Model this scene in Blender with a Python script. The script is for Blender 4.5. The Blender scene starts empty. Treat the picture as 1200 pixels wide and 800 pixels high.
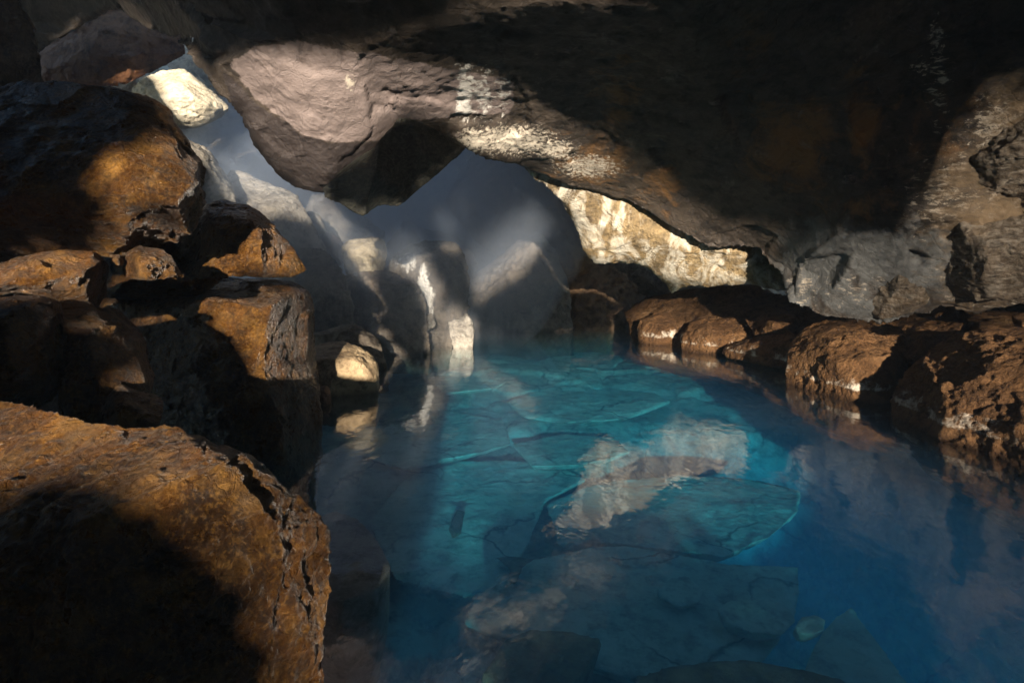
# A lava cave with a clear blue hot-spring pool, daylight reaching in through openings in the rock.
import bpy, math, numpy as np
from mathutils import Vector
from mathutils.geometry import delaunay_2d_cdt

scn = bpy.context.scene
COL = scn.collection
F = 667.0          # focal length in units of a 1200 wide picture
H = 1.6            # eye height above the water
CAM = Vector((0, 0, H))
SUN_AZ, SUN_EL = math.radians(-3), math.radians(10)      # sun low, behind the viewer and a little to the left
SUN = Vector((-math.sin(SUN_AZ) * math.cos(SUN_EL), -math.cos(SUN_AZ) * math.cos(SUN_EL), math.sin(SUN_EL)))

def P(x, y, d):
    """point seen along picture direction (x, y) at forward distance d"""
    return Vector(((x - 600) / F * d, d, H - (y - 300) / F * d))

def W(x, y, z):
    """same direction, where it meets height z"""
    return (x, y, (H - z) * F / (y - 300.0))

# ------------------------------------------------------------------ numpy noise
def _h(ix, iy, iz, seed):
    n = (ix.astype(np.int64) * 73856093) ^ (iy.astype(np.int64) * 19349663) ^ (iz.astype(np.int64) * 83492791) ^ (seed * 2654435761 & 0xffffffff)
    n &= 0xffffffff
    n = ((n ^ (n >> 15)) * 0x2c1b3c6d) & 0xffffffff
    n = ((n ^ (n >> 12)) * 0x297a2d39) & 0xffffffff
    n ^= n >> 15
    return (n & 0xffffff) / float(0x1000000)

def vnoise(p, seed):
    i = np.floor(p); f = p - i; f = f * f * f * (f * (f * 6 - 15) + 10)
    ix, iy, iz = i[:, 0], i[:, 1], i[:, 2]
    out = 0
    for a in (0, 1):
        for b in (0, 1):
            for c in (0, 1):
                w = (f[:, 0] if a else 1 - f[:, 0]) * (f[:, 1] if b else 1 - f[:, 1]) * (f[:, 2] if c else 1 - f[:, 2])
                out = out + w * _h(ix + a, iy + b, iz + c, seed)
    return out * 2 - 1

def fbm(p, seed, octv=4, gain=.5):
    s, a, t = 0, 1.0, 0
    for k in range(octv):
        s = s + a * vnoise(p * (2.03 ** k) + 17.3 * k, seed + k); t += a; a *= gain
    return s / t

def chisel(p, seed):
    """voronoi cells each carrying its own tilted plane: broken, faceted rock; returns plane height and cell-edge distance"""
    i = np.floor(p)
    best = np.full(len(p), 9e9); sec = np.full(len(p), 9e9); val = np.zeros(len(p))
    for a in (-1, 0, 1):
        for b in (-1, 0, 1):
            for c in (-1, 0, 1):
                cx, cy, cz = i[:, 0] + a, i[:, 1] + b, i[:, 2] + c
                q = np.stack([cx + _h(cx, cy, cz, seed), cy + _h(cx, cy, cz, seed + 1), cz + _h(cx, cy, cz, seed + 2)], 1)
                dv = p - q; d = (dv * dv).sum(1)
                pl = ((_h(cx, cy, cz, seed + 3) - .5) * dv[:, 0] + (_h(cx, cy, cz, seed + 4) - .5) * dv[:, 1] + (_h(cx, cy, cz, seed + 5) - .5) * dv[:, 2]) * 1.6 + (_h(cx, cy, cz, seed + 6) - .5) * .8
                m = d < best
                sec = np.where(m, best, np.minimum(sec, d)); val = np.where(m, pl, val); best = np.where(m, d, best)
    return val, np.sqrt(sec) - np.sqrt(best)

# ------------------------------------------------------------------ mesh helpers
def verts_of(me):
    a = np.empty(len(me.vertices) * 3, np.float32); me.vertices.foreach_get('co', a); return a.reshape(-1, 3).astype(np.float64)

def normals_of(me):
    a = np.empty(len(me.vertices) * 3, np.float32); me.vertex_normals.foreach_get('vector', a); return a.reshape(-1, 3).astype(np.float64)

def voxel(me, size):
    o = bpy.data.objects.new('voxel_work', me); COL.objects.link(o)
    m = o.modifiers.new('r', 'REMESH'); m.mode = 'VOXEL'; m.voxel_size = size; m.adaptivity = 0
    dg = bpy.context.evaluated_depsgraph_get(); dg.update()
    out = bpy.data.meshes.new_from_object(o.evaluated_get(dg))
    bpy.data.objects.remove(o); bpy.data.meshes.remove(me)
    return out

def main_piece(me):
    import bmesh
    bm = bmesh.new(); bm.from_mesh(me); bm.verts.ensure_lookup_table()
    seen = np.zeros(len(bm.verts), np.int32); best = (0, 0); k = 0
    for v in bm.verts:
        if seen[v.index]: continue
        k += 1; st = [v]; seen[v.index] = k; c = 0
        while st:
            q = st.pop(); c += 1
            for e in q.link_edges:
                r = e.other_vert(q)
                if not seen[r.index]: seen[r.index] = k; st.append(r)
        best = max(best, (c, k))
    if k > 1:
        bmesh.ops.delete(bm, geom=[v for v in bm.verts if seen[v.index] != best[1]], context='VERTS'); bm.to_mesh(me)
    bm.free(); return me

def smoothstep(a, b, x):
    t = np.clip((x - a) / (b - a), 0, 1); return t * t * (3 - 2 * t)

def pix(v):
    d = np.maximum(v[:, 1], .05)
    return v[:, 0] / d * F + 600, 300 - (v[:, 2] - H) / d * F

def front_surface(outl, inner, creases):
    pts, deps, cons = [], [], []
    def add(t):
        for k, q in enumerate(pts):
            if abs(q[0] - t[0]) < .8 and abs(q[1] - t[1]) < .8: return k
        pts.append((t[0], t[1])); deps.append(t[2]); return len(pts) - 1
    ids = [add(t) for t in outl]
    n = len(ids)
    cons += [(ids[k], ids[(k + 1) % n]) for k in range(n)]
    for t in inner: add(t)
    for c in creases:
        q = [add(t) for t in c]
        cons += list(zip(q[:-1], q[1:]))
    vs, es, fs, ov, oe, of = delaunay_2d_cdt([Vector(p) for p in pts], cons, [ids], 1, 1e-5)
    D = []
    for k, v in enumerate(vs):
        if ov[k]: D.append(deps[ov[k][0]])
        else:                                   # a crossing made a new vertex: blend its neighbours
            w = [(1 / ((v.x - p[0]) ** 2 + (v.y - p[1]) ** 2 + 1), d) for p, d in zip(pts, deps)]
            D.append(sum(a * b for a, b in w) / sum(a for a, b in w))
    # the outline as the triangulation kept it (creases may have split its edges)
    cnt = {}
    for f in fs:
        for a, b in zip(f, list(f[1:]) + [f[0]]): cnt[(a, b)] = 1
    nxt = {a: b for a, b in cnt if (b, a) not in cnt}
    st = next(iter(nxt)); loop = [st]
    while nxt[loop[-1]] != st and len(loop) < 999: loop.append(nxt[loop[-1]])
    return [P(v.x, v.y, d) for v, d in zip(vs, D)], [tuple(f) for f in fs], loop

COUNT = 0
VOX = [.03]
def rock(name, label, cat, outl, mat, inner=(), creases=(), back=None, thick=1.0, taper=.8, vox=.03, amp=.05, cell=.5,
         chip=1.0, fine=1.0, seed=None, group=None, kind=None, paint=None, taperz=None, wave=1.0):
    """A solid stone: its visible faces are modelled point by point, its hidden side closed behind, then worn and chipped."""
    global COUNT
    COUNT += 1; seed = seed or COUNT * 37
    V, Fs, loop = front_surface(outl, inner, creases)
    c = sum((V[i] for i in loop), Vector()) / len(loop)
    if back is None:
        b = (c - CAM); b.z *= .3; b = b.normalized() * thick
    else: b = Vector(back)
    n0 = len(V)
    V = list(V)
    for t, k in ((.45, taper + (1 - taper) * .55), (.85, taper * .8)):
        for i in loop: V.append(c + (V[i] - c) * k + b * t)
    V.append(c + b)
    n = len(loop)
    rings = [loop, [n0 + k for k in range(n)], [n0 + n + k for k in range(n)]]
    Fs = list(Fs)
    for r0, r1 in zip(rings[:-1], rings[1:]):
        for k in range(n): Fs.append((r0[k], r0[(k + 1) % n], r1[(k + 1) % n], r1[k]))
    for k in range(n): Fs.append((rings[2][k], rings[2][(k + 1) % n], len(V) - 1))
    me = bpy.data.meshes.new(name); me.from_pydata([tuple(v) for v in V], [], Fs); me.update()
    import bmesh
    bm = bmesh.new(); bm.from_mesh(me); bmesh.ops.triangulate(bm, faces=bm.faces); bmesh.ops.recalc_face_normals(bm, faces=bm.faces); bm.to_mesh(me); bm.free()
    me = voxel(me, vox); VOX[0] = vox
    me = main_piece(me)
    return finish(name, label, cat, me, mat, amp, cell, chip, fine, seed, group, kind, paint, wave)

def cells(p, seed):
    """nearest jittered cell of every point: a cell number and the distance to the border"""
    i = np.floor(p)
    best = np.full(len(p), 9e9); sec = np.full(len(p), 9e9); cid = np.zeros((len(p), 3))
    for a in (-1, 0, 1):
        for b in (-1, 0, 1):
            for c in (-1, 0, 1):
                cx, cy, cz = i[:, 0] + a, i[:, 1] + b, i[:, 2] + c
                q = np.stack([cx + _h(cx, cy, cz, seed), cy + _h(cx, cy, cz, seed + 1), cz + _h(cx, cy, cz, seed + 2)], 1)
                dv = p - q; d = (dv * dv).sum(1); m = d < best
                sec = np.where(m, best, np.minimum(sec, d)); best = np.where(m, d, best)
                cid[m] = np.stack([cx, cy, cz], 1)[m]
    key = (cid[:, 0] + 4096) * 1e8 + (cid[:, 1] + 4096) * 1e4 + (cid[:, 2] + 4096)
    _, inv = np.unique(key, return_inverse=True)
    return inv.ravel(), np.sqrt(sec) - np.sqrt(best)

def split_faces(v, n, size, seed, strength, step, crack):
    """break the surface into flat fracture planes: every cell is pressed onto its own mean plane and set slightly in or out"""
    w = np.stack([fbm(v / (size * .9), seed + 60 + k, 2) for k in range(3)], 1) * .28
    inv, ed = cells(v / size + w + n * .75, seed)
    cnt = np.bincount(inv).astype(float)
    c = np.stack([np.bincount(inv, v[:, k]) for k in range(3)], 1) / cnt[:, None]
    nn = np.stack([np.bincount(inv, n[:, k]) for k in range(3)], 1); L = np.linalg.norm(nn, axis=1, keepdims=True)
    flat = (L[:, 0] / cnt); nn = nn / np.maximum(L, 1e-6)
    rnd = np.random.RandomState(seed).rand(len(cnt)) - .5
    d = ((v - c[inv]) * nn[inv]).sum(1)
    lim = size * .30
    mv = np.clip(-d * strength, -lim, lim) * smoothstep(.6, .9, flat[inv]) + step * size * rnd[inv]
    mv = mv - crack * size * (1 - smoothstep(0, .07, ed))
    return v + nn[inv] * mv[:, None]

def renormal(me, v):
    me.vertices.foreach_set('co', v.astype(np.float32).ravel()); me.update()
    return normals_of(me)

def despike(me, v, lim):
    e = np.empty(len(me.edges) * 2, np.int32); me.edges.foreach_get('vertices', e); e = e.reshape(-1, 2)
    for _ in range(2):
        n = np.bincount(e.ravel(), minlength=len(v)).astype(float)[:, None]
        m = np.stack([np.bincount(e[:, 0], v[e[:, 1], k], len(v)) + np.bincount(e[:, 1], v[e[:, 0], k], len(v)) for k in range(3)], 1) / np.maximum(n, 1)
        d = np.linalg.norm(v - m, axis=1)
        w = smoothstep(lim * .45, lim * 1.1, d)[:, None]
        v = v * (1 - w) + m * w
    return v

def finish(name, label, cat, me, mat, amp, cell, chip, fine, seed, group=None, kind=None, paint=None, wave=1.0):
    v = verts_of(me); nn = normals_of(me)
    v = v + nn * (amp * .8 * wave * fbm(v / (cell * 2.2), seed + 20, 2))[:, None]
    nn = renormal(me, v)
    v = split_faces(v, nn, cell * 1.15, seed, .85 * min(1, chip + .2), .10 * chip, .02 * chip); nn = renormal(me, v)
    v = split_faces(v, nn, cell * .42, seed + 7, .6 * min(1, chip + .1), .085 * chip, .03 * chip); nn = renormal(me, v)
    q = v / (cell * .16)
    rough = fbm(q, seed + 30, 4, .6); mask = smoothstep(-.25, .35, fbm(v / (cell * .8), seed + 33, 2))
    v2 = v + nn * (amp * fine * (.30 * rough * (.35 + mask) - .22 * mask * np.abs(fbm(q * .6, seed + 36, 3))))[:, None]
    v2 = despike(me, v2, VOX[0])
    base = Vector((float(v2[:, 0].mean()), float(v2[:, 1].mean()), float(v2[:, 2].min())))
    if paint is not None:
        for an, arr in paint(v2).items():
            at = me.attributes.new(an, 'FLOAT', 'POINT'); at.data.foreach_set('value', arr.astype(np.float32))
    v2 = v2 - np.array(base)
    me.vertices.foreach_set('co', v2.astype(np.float32).ravel())
    me.polygons.foreach_set('use_smooth', np.ones(len(me.polygons), bool))
    me.update(); me.name = name
    o = bpy.data.objects.new(name, me); COL.objects.link(o); o.location = base
    me.materials.clear(); me.materials.append(mat)
    o['kind'] = kind or 'thing'
    if label: o['label'] = label
    if cat: o['category'] = cat
    if group: o['group'] = group
    return o

# ------------------------------------------------------------------ materials
class G:
    def __init__(s, name):
        s.m = bpy.data.materials.new(name); s.m.use_nodes = True; s.t = s.m.node_tree; s.t.nodes.clear()
        s.out = s.n('ShaderNodeOutputMaterial')
    def n(s, typ, **kw):
        x = s.t.nodes.new(typ)
        for k, v in kw.items():
            if k.startswith('i_'):
                x.inputs[k[2:].replace('_', ' ')].default_value = v
            else: setattr(x, k, v)
        return x
    def l(s, a, b): s.t.links.new(a, b)
    def noise(s, vec, scale, detail=6, rough=.55, dist=0.0):
        x = s.n('ShaderNodeTexNoise'); x.inputs['Scale'].default_value = scale; x.inputs['Detail'].default_value = detail
        x.inputs['Roughness'].default_value = rough; x.inputs['Distortion'].default_value = dist; s.l(vec, x.inputs['Vector']); return x.outputs['Fac']
    def ramp(s, fac, stops, interp='LINEAR'):
        x = s.n('ShaderNodeValToRGB'); x.color_ramp.interpolation = interp
        e = x.color_ramp.elements
        while len(e) < len(stops): e.new(.5)
        for k, (p, c) in enumerate(stops):
            e[k].position = p; e[k].color = (c[0], c[1], c[2], 1) if not isinstance(c, (int, float)) else (c, c, c, 1)
        s.l(fac, x.inputs['Fac']); return x.outputs['Color']
    def mix(s, fac, a, b, blend='MIX'):
        x = s.n('ShaderNodeMix', data_type='RGBA', blend_type=blend)
        for sock, v in ((x.inputs[0], fac), (x.inputs[6], a), (x.inputs[7], b)):
            if hasattr(v, 'is_output'): s.l(v, sock)
            elif isinstance(v, (int, float)): sock.default_value = v if sock == x.inputs[0] else (v, v, v, 1)
            else: sock.default_value = (v[0], v[1], v[2], 1)
        return x.outputs[2]
    def math(s, op, a, b=0.0, clamp=False):
        x = s.n('ShaderNodeMath', operation=op, use_clamp=clamp)
        for sock, v in zip(x.inputs, (a, b)):
            if hasattr(v, 'is_output'): s.l(v, sock)
            else: sock.default_value = v
        return x.outputs[0]
    def attr(s, name):
        return s.n('ShaderNodeAttribute', attribute_name=name).outputs['Fac']

def rock_mat(name, dark, mid, light, scale=1.0, rough=.6, spec=.4, bump=.02, crust=None, crust_z=None, band=None, stains=(), speck=.5, wet=None, balance=0.0, cracks=0.0):
    g = G(name)
    tc = g.n('ShaderNodeTexCoord').outputs['Object']
    big = g.noise(tc, .9 * scale, 7, .62, .15)
    col = g.ramp(big, [(.30 - balance, dark), (.52 - balance, mid), (.74 - balance, light)])
    med = g.noise(tc, 5.5 * scale, 10, .72, 0)
    col = g.mix(g.ramp(med, [(.46, 0), (.62, .7)]), col, [x * .35 for x in dark])
    col = g.mix(g.math('MULTIPLY', g.ramp(g.noise(tc, 2.3 * scale, 9, .7), [(.5, 0), (.62, 1)]), .55), col, [a * .6 + b * .4 for a, b in zip(dark, light)])
    if band:                                     # layered flow lines
        mp = g.n('ShaderNodeMapping'); mp.inputs['Scale'].default_value = band[1]; mp.inputs['Rotation'].default_value = band[2]; g.l(tc, mp.inputs['Vector'])
        bn = g.noise(mp.outputs['Vector'], band[3], 7, .62, 1.8)
        col = g.mix(g.math('MULTIPLY', g.ramp(bn, [(.45, 0), (.62, 1)]), band[4]), col, band[0])
    fine = g.noise(tc, 28 * scale, 8, .7)
    col = g.mix(g.math('MULTIPLY', g.ramp(fine, [(.50, 0), (.68, 1)]), speck), col, light)
    vo = g.n('ShaderNodeTexVoronoi', feature='DISTANCE_TO_EDGE'); vo.inputs['Scale'].default_value = 3.2 * scale
    dist = g.mix(.13, tc, g.n('ShaderNodeTexNoise').outputs['Color'])
    dn = g.n('ShaderNodeTexNoise'); dn.inputs['Scale'].default_value = 3.0 * scale; g.l(tc, dn.inputs['Vector'])
    dist = g.mix(.22, tc, dn.outputs['Color']); g.l(dist, vo.inputs['Vector'])
    crack = g.ramp(vo.outputs['Distance'], [(0, 0), (.02, 1)])
    if cracks:
        v2_ = g.n('ShaderNodeTexVoronoi', feature='DISTANCE_TO_EDGE'); v2_.inputs['Scale'].default_value = 1.5 * scale
        d2_ = g.n('ShaderNodeTexNoise'); d2_.inputs['Scale'].default_value = 2.2 * scale; d2_.inputs['Detail'].default_value = 5; g.l(tc, d2_.inputs['Vector'])
        g.l(g.mix(.4, tc, d2_.outputs['Color']), v2_.inputs['Vector'])
        gate = g.ramp(g.noise(tc, 1.1 * scale, 3), [(.45, 0), (.58, 1)])
        f = g.math('MULTIPLY', g.math('MULTIPLY', g.ramp(v2_.outputs['Distance'], [(.0, 1), (.022, 0)]), gate), cracks)
        col = g.mix(f, col, [x * .12 for x in dark])
    for (an, c, lo, hi, sc_, stretch) in stains:
        mp = g.n('ShaderNodeMapping'); mp.inputs['Scale'].default_value = stretch; g.l(tc, mp.inputs['Vector'])
        sn = g.noise(mp.outputs['Vector'], sc_, 9, .68, .5)
        f = g.math('ADD', g.math('MULTIPLY', g.attr(an), .5), sn)
        col = g.mix(g.ramp(f, [(lo, 0), (hi, 1)]), col, c)
    if crust:                                    # pale mineral rind left just above the waterline
        geo = g.n('ShaderNodeNewGeometry'); sep = g.n('ShaderNodeSeparateXYZ'); g.l(geo.outputs['Position'], sep.inputs[0])
        zb = g.ramp(g.math('MULTIPLY', sep.outputs['Z'], 1.0 / crust_z), [(.18, 0), (.34, 1), (.6, .7), (1, 0)])
        cn = g.noise(tc, 3.2 * scale, 8, .7, .3)
        f = g.math('ADD', g.math('MULTIPLY', zb, .34), cn)
        col = g.mix(g.ramp(f, [(.80, 0), (.94, .9)]), col, crust)
    # dark wet foot at the water
    if wet:
        geo = g.n('ShaderNodeNewGeometry'); sep = g.n('ShaderNodeSeparateXYZ'); g.l(geo.outputs['Position'], sep.inputs[0])
        wz = g.ramp(g.math('ADD', sep.outputs['Z'], g.math('MULTIPLY', g.noise(tc, 6, 4), .03)), [(.02, 1), (wet, 0)])
        col = g.mix(g.math('MULTIPLY', wz, .7), col, [x * .4 for x in dark])
    bs = g.n('ShaderNodeBsdfPrincipled'); g.l(col, bs.inputs['Base Color'])
    rr = g.ramp(med, [(.3, max(.05, rough - .18)), (.7, min(1, rough + .2))]); g.l(rr, bs.inputs['Roughness'])
    bs.inputs['Specular IOR Level'].default_value = spec
    hgt = g.math('ADD', g.math('ADD', g.math('MULTIPLY', med, 1.0), g.math('MULTIPLY', fine, .45)), g.math('MULTIPLY', crack, .12))
    pit = g.n('ShaderNodeTexVoronoi', feature='F1'); pit.inputs['Scale'].default_value = 17 * scale; pit.inputs['Randomness'].default_value = 1; g.l(g.mix(.12, tc, dn.outputs['Color']), pit.inputs['Vector'])
    pm = g.ramp(g.noise(tc, 1.7 * scale, 3), [(.42, 0), (.6, 1)])
    hgt = g.math('ADD', hgt, g.math('MULTIPLY', g.math('MULTIPLY', pit.outputs['Distance'], pm), .55))
    hgt = g.math('ADD', hgt, g.math('MULTIPLY', g.noise(tc, 90 * scale, 6, .75), .22))
    bp = g.n('ShaderNodeBump'); bp.inputs['Distance'].default_value = bump; bp.inputs['Strength'].default_value = 1.0
    g.l(hgt, bp.inputs['Height']); g.l(bp.outputs['Normal'], bs.inputs['Normal'])
    g.l(bs.outputs[0], g.out.inputs['Surface'])
    return g.m

M = {}
M['gold'] = rock_mat('wet_ochre_basalt', (.020, .009, .003), (.130, .052, .011), (.60, .30, .070), 2.1, .33, .7, .08, speck=.34, balance=-.05)
M['brown'] = rock_mat('brown_basalt', (.06, .035, .02), (.15, .085, .045), (.30, .19, .10), 1.2, .6, .4, .03, speck=.35)
M['far'] = rock_mat('grey_brown_lava', (.09, .07, .055), (.20, .16, .12), (.40, .34, .27), 1.0, .75, .3, .04, speck=.3, wet=.12)
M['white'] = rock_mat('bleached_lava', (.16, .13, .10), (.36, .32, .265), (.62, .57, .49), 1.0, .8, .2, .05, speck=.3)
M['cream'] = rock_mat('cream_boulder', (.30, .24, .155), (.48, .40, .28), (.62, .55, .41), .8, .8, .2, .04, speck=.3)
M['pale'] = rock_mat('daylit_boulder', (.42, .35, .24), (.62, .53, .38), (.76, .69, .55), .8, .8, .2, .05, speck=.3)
M['rust'] = rock_mat('rusty_basalt', (.075, .028, .012), (.19, .080, .032), (.32, .15, .07), .8, .7, .3, .05, speck=.3)
M['bulge'] = rock_mat('veined_wall_rock', (.05, .037, .026), (.14, .098, .062), (.27, .20, .13), 1.3, .65, .3, .05, speck=.35, band=((.33, .28, .22), (1, 1, 2.6), (0, .25, 0), 5.0, .55))
M['highlight_paint'] = rock_mat('lava_painted_highlight', (.08, .062, .05), (.17, .14, .105), (.34, .29, .23), 1.2, .7, .3, .06, speck=.3, stains=(('white', (.74, .70, .63), .80, .92, 5.0, (1, 1, .5)),))  # white stain paints sunlit highlights into the boulder's colour
M['tan'] = rock_mat('tan_boulder', (.16, .10, .05), (.38, .27, .15), (.58, .46, .30), 1.6, .6, .3, .03, speck=.3, wet=.1)
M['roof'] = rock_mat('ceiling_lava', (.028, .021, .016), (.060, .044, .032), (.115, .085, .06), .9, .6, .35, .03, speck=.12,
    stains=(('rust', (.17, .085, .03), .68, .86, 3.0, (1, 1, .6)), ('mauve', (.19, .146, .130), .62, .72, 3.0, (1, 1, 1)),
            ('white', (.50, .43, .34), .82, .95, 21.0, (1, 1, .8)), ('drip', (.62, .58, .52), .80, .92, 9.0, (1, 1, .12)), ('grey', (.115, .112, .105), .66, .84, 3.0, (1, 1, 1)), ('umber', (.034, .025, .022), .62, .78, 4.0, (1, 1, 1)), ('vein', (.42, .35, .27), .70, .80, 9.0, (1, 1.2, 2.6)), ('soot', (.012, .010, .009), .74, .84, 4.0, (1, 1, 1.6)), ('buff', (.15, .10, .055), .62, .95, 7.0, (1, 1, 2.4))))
M['marble'] = rock_mat('marbled_wall', (.07, .05, .032), (.20, .135, .062), (.40, .29, .15), 1.7, .6, .35, .03, speck=.15,
    band=((.52, .47, .38), (1.3, 1, .45), (0, .8, 0), 2.3, .8))
M['bank'] = rock_mat('earthy_bank_rock', (.050, .024, .011), (.145, .070, .027), (.30, .16, .068), 1.7, .85, .15, .06, crust=(.66, .56, .44), crust_z=.42, speck=.4, wet=.09)
M['earth'] = rock_mat('brown_earth', (.05, .027, .014), (.12, .062, .027), (.20, .115, .052), 1.8, .9, .1, .05, speck=.2)
M['slab'] = rock_mat('dark_glassy_slab', (.009, .009, .008), (.018, .018, .015), (.04, .038, .03), 1.0, .45, .2, .02, band=((.065, .06, .045), (.5, 4.0, 4.0), (0, .75, 0), 4.0, .7), speck=.1)
M['floor'] = rock_mat('silted_slab', (.34, .32, .26), (.56, .54, .45), (.70, .67, .58), .9, .9, .1, .03, speck=.2, cracks=.85)
M['dark'] = rock_mat('blocker_black', (.012, .010, .008), (.020, .016, .013), (.035, .028, .022), 1.0, .9, .1, .03, speck=.1)  # for the added light blockers, dark so they bounce little
M['silt'] = rock_mat('pool_silt', (.26, .25, .21), (.42, .41, .35), (.55, .53, .45), .9, .95, .05, .04, speck=.2, cracks=.85)

# ------------------------------------------------------------------ camera
cam = bpy.data.cameras.new('camera'); co = bpy.data.objects.new('camera', cam); COL.objects.link(co)
co.location = CAM; co.rotation_euler = (math.radians(90), 0, 0)
cam.sensor_width = 36; cam.lens = 36 * F / 1200; cam.shift_y = -100 / 1200; cam.clip_start = .05; cam.clip_end = 500
scn.camera = co

# ------------------------------------------------------------------ the cave itself
def blob(v, items):
    x, y = pix(v); r = np.zeros(len(v))
    for (cx, cy, rx, ry, a) in items:
        r = np.maximum(r, a * np.exp(-(((x - cx) / rx) ** 2 + ((y - cy) / ry) ** 2)))
    return r

def inpoly(x, y, poly):
    c = np.zeros(len(x), bool); n = len(poly)
    for k in range(n):
        x0, y0 = poly[k]; x1, y1 = poly[(k + 1) % n]
        if y0 == y1: continue
        m = ((y0 > y) != (y1 > y)) & (x < (x1 - x0) * (y - y0) / (y1 - y0) + x0)
        c ^= m
    return c

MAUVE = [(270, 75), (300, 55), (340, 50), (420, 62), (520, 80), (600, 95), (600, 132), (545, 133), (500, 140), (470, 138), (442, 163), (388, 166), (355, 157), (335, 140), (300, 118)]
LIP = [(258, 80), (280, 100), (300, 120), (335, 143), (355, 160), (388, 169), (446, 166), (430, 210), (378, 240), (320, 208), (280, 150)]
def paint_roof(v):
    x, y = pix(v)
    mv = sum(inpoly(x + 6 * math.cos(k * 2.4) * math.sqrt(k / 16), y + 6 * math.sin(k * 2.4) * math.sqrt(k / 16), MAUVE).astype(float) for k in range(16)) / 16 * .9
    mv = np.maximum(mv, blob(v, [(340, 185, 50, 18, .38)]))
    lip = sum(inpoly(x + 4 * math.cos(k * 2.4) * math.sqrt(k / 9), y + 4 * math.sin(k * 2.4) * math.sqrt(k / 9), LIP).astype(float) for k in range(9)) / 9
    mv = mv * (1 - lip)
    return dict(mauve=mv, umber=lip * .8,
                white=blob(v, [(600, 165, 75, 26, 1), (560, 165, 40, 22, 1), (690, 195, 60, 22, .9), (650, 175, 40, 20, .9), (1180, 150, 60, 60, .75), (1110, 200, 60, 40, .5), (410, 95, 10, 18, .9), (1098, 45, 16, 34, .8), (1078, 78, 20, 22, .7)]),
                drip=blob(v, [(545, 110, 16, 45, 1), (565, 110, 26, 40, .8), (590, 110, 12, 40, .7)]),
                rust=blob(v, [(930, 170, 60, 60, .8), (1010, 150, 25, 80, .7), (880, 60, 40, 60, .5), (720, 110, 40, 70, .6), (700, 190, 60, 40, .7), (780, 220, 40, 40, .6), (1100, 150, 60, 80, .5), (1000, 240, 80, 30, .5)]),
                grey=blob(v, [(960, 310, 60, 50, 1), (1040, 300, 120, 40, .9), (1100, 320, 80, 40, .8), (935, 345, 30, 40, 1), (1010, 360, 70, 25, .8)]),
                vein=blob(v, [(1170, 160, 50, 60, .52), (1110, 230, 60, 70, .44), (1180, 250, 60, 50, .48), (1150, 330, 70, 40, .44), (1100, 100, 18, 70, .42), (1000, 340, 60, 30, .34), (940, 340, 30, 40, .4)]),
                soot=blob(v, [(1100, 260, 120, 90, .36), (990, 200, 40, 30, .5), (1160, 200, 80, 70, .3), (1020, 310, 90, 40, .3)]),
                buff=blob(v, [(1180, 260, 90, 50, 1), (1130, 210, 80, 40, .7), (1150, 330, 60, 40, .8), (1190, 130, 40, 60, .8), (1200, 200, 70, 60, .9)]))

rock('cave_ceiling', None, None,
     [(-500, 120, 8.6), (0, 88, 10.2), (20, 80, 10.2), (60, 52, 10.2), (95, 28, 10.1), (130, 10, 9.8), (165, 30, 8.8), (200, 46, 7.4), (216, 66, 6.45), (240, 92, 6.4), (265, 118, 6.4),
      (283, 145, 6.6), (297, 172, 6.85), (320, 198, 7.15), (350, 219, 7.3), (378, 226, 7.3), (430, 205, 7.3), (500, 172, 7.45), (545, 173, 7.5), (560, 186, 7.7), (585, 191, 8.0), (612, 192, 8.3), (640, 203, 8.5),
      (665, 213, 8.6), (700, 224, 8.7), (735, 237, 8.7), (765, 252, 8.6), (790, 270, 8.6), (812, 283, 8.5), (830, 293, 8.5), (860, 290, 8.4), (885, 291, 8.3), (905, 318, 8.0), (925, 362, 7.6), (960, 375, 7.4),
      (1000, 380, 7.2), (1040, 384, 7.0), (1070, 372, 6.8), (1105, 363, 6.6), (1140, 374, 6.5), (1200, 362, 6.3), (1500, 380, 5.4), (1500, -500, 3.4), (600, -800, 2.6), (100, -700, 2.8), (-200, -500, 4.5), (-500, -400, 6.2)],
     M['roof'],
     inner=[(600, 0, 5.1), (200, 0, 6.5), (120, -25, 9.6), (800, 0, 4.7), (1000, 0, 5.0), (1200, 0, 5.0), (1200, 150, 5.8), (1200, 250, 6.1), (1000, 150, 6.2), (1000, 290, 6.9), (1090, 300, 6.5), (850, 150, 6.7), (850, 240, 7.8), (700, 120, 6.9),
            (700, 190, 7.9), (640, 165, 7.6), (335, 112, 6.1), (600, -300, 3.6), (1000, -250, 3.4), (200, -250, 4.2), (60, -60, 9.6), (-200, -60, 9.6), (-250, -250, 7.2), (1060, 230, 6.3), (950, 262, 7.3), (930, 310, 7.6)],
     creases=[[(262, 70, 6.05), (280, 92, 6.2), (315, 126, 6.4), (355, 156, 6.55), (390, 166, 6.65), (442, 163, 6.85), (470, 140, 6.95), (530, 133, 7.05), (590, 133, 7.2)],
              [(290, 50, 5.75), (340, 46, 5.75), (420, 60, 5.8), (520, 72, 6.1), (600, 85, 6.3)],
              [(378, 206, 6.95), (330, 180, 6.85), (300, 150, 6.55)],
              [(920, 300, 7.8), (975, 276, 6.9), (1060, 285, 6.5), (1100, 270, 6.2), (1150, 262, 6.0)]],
     back=(.4, 1.7, 3.0), taper=.97, vox=.034, amp=.10, cell=1.0, chip=.30, fine=.8, seed=11, kind='structure', paint=paint_roof)

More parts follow.
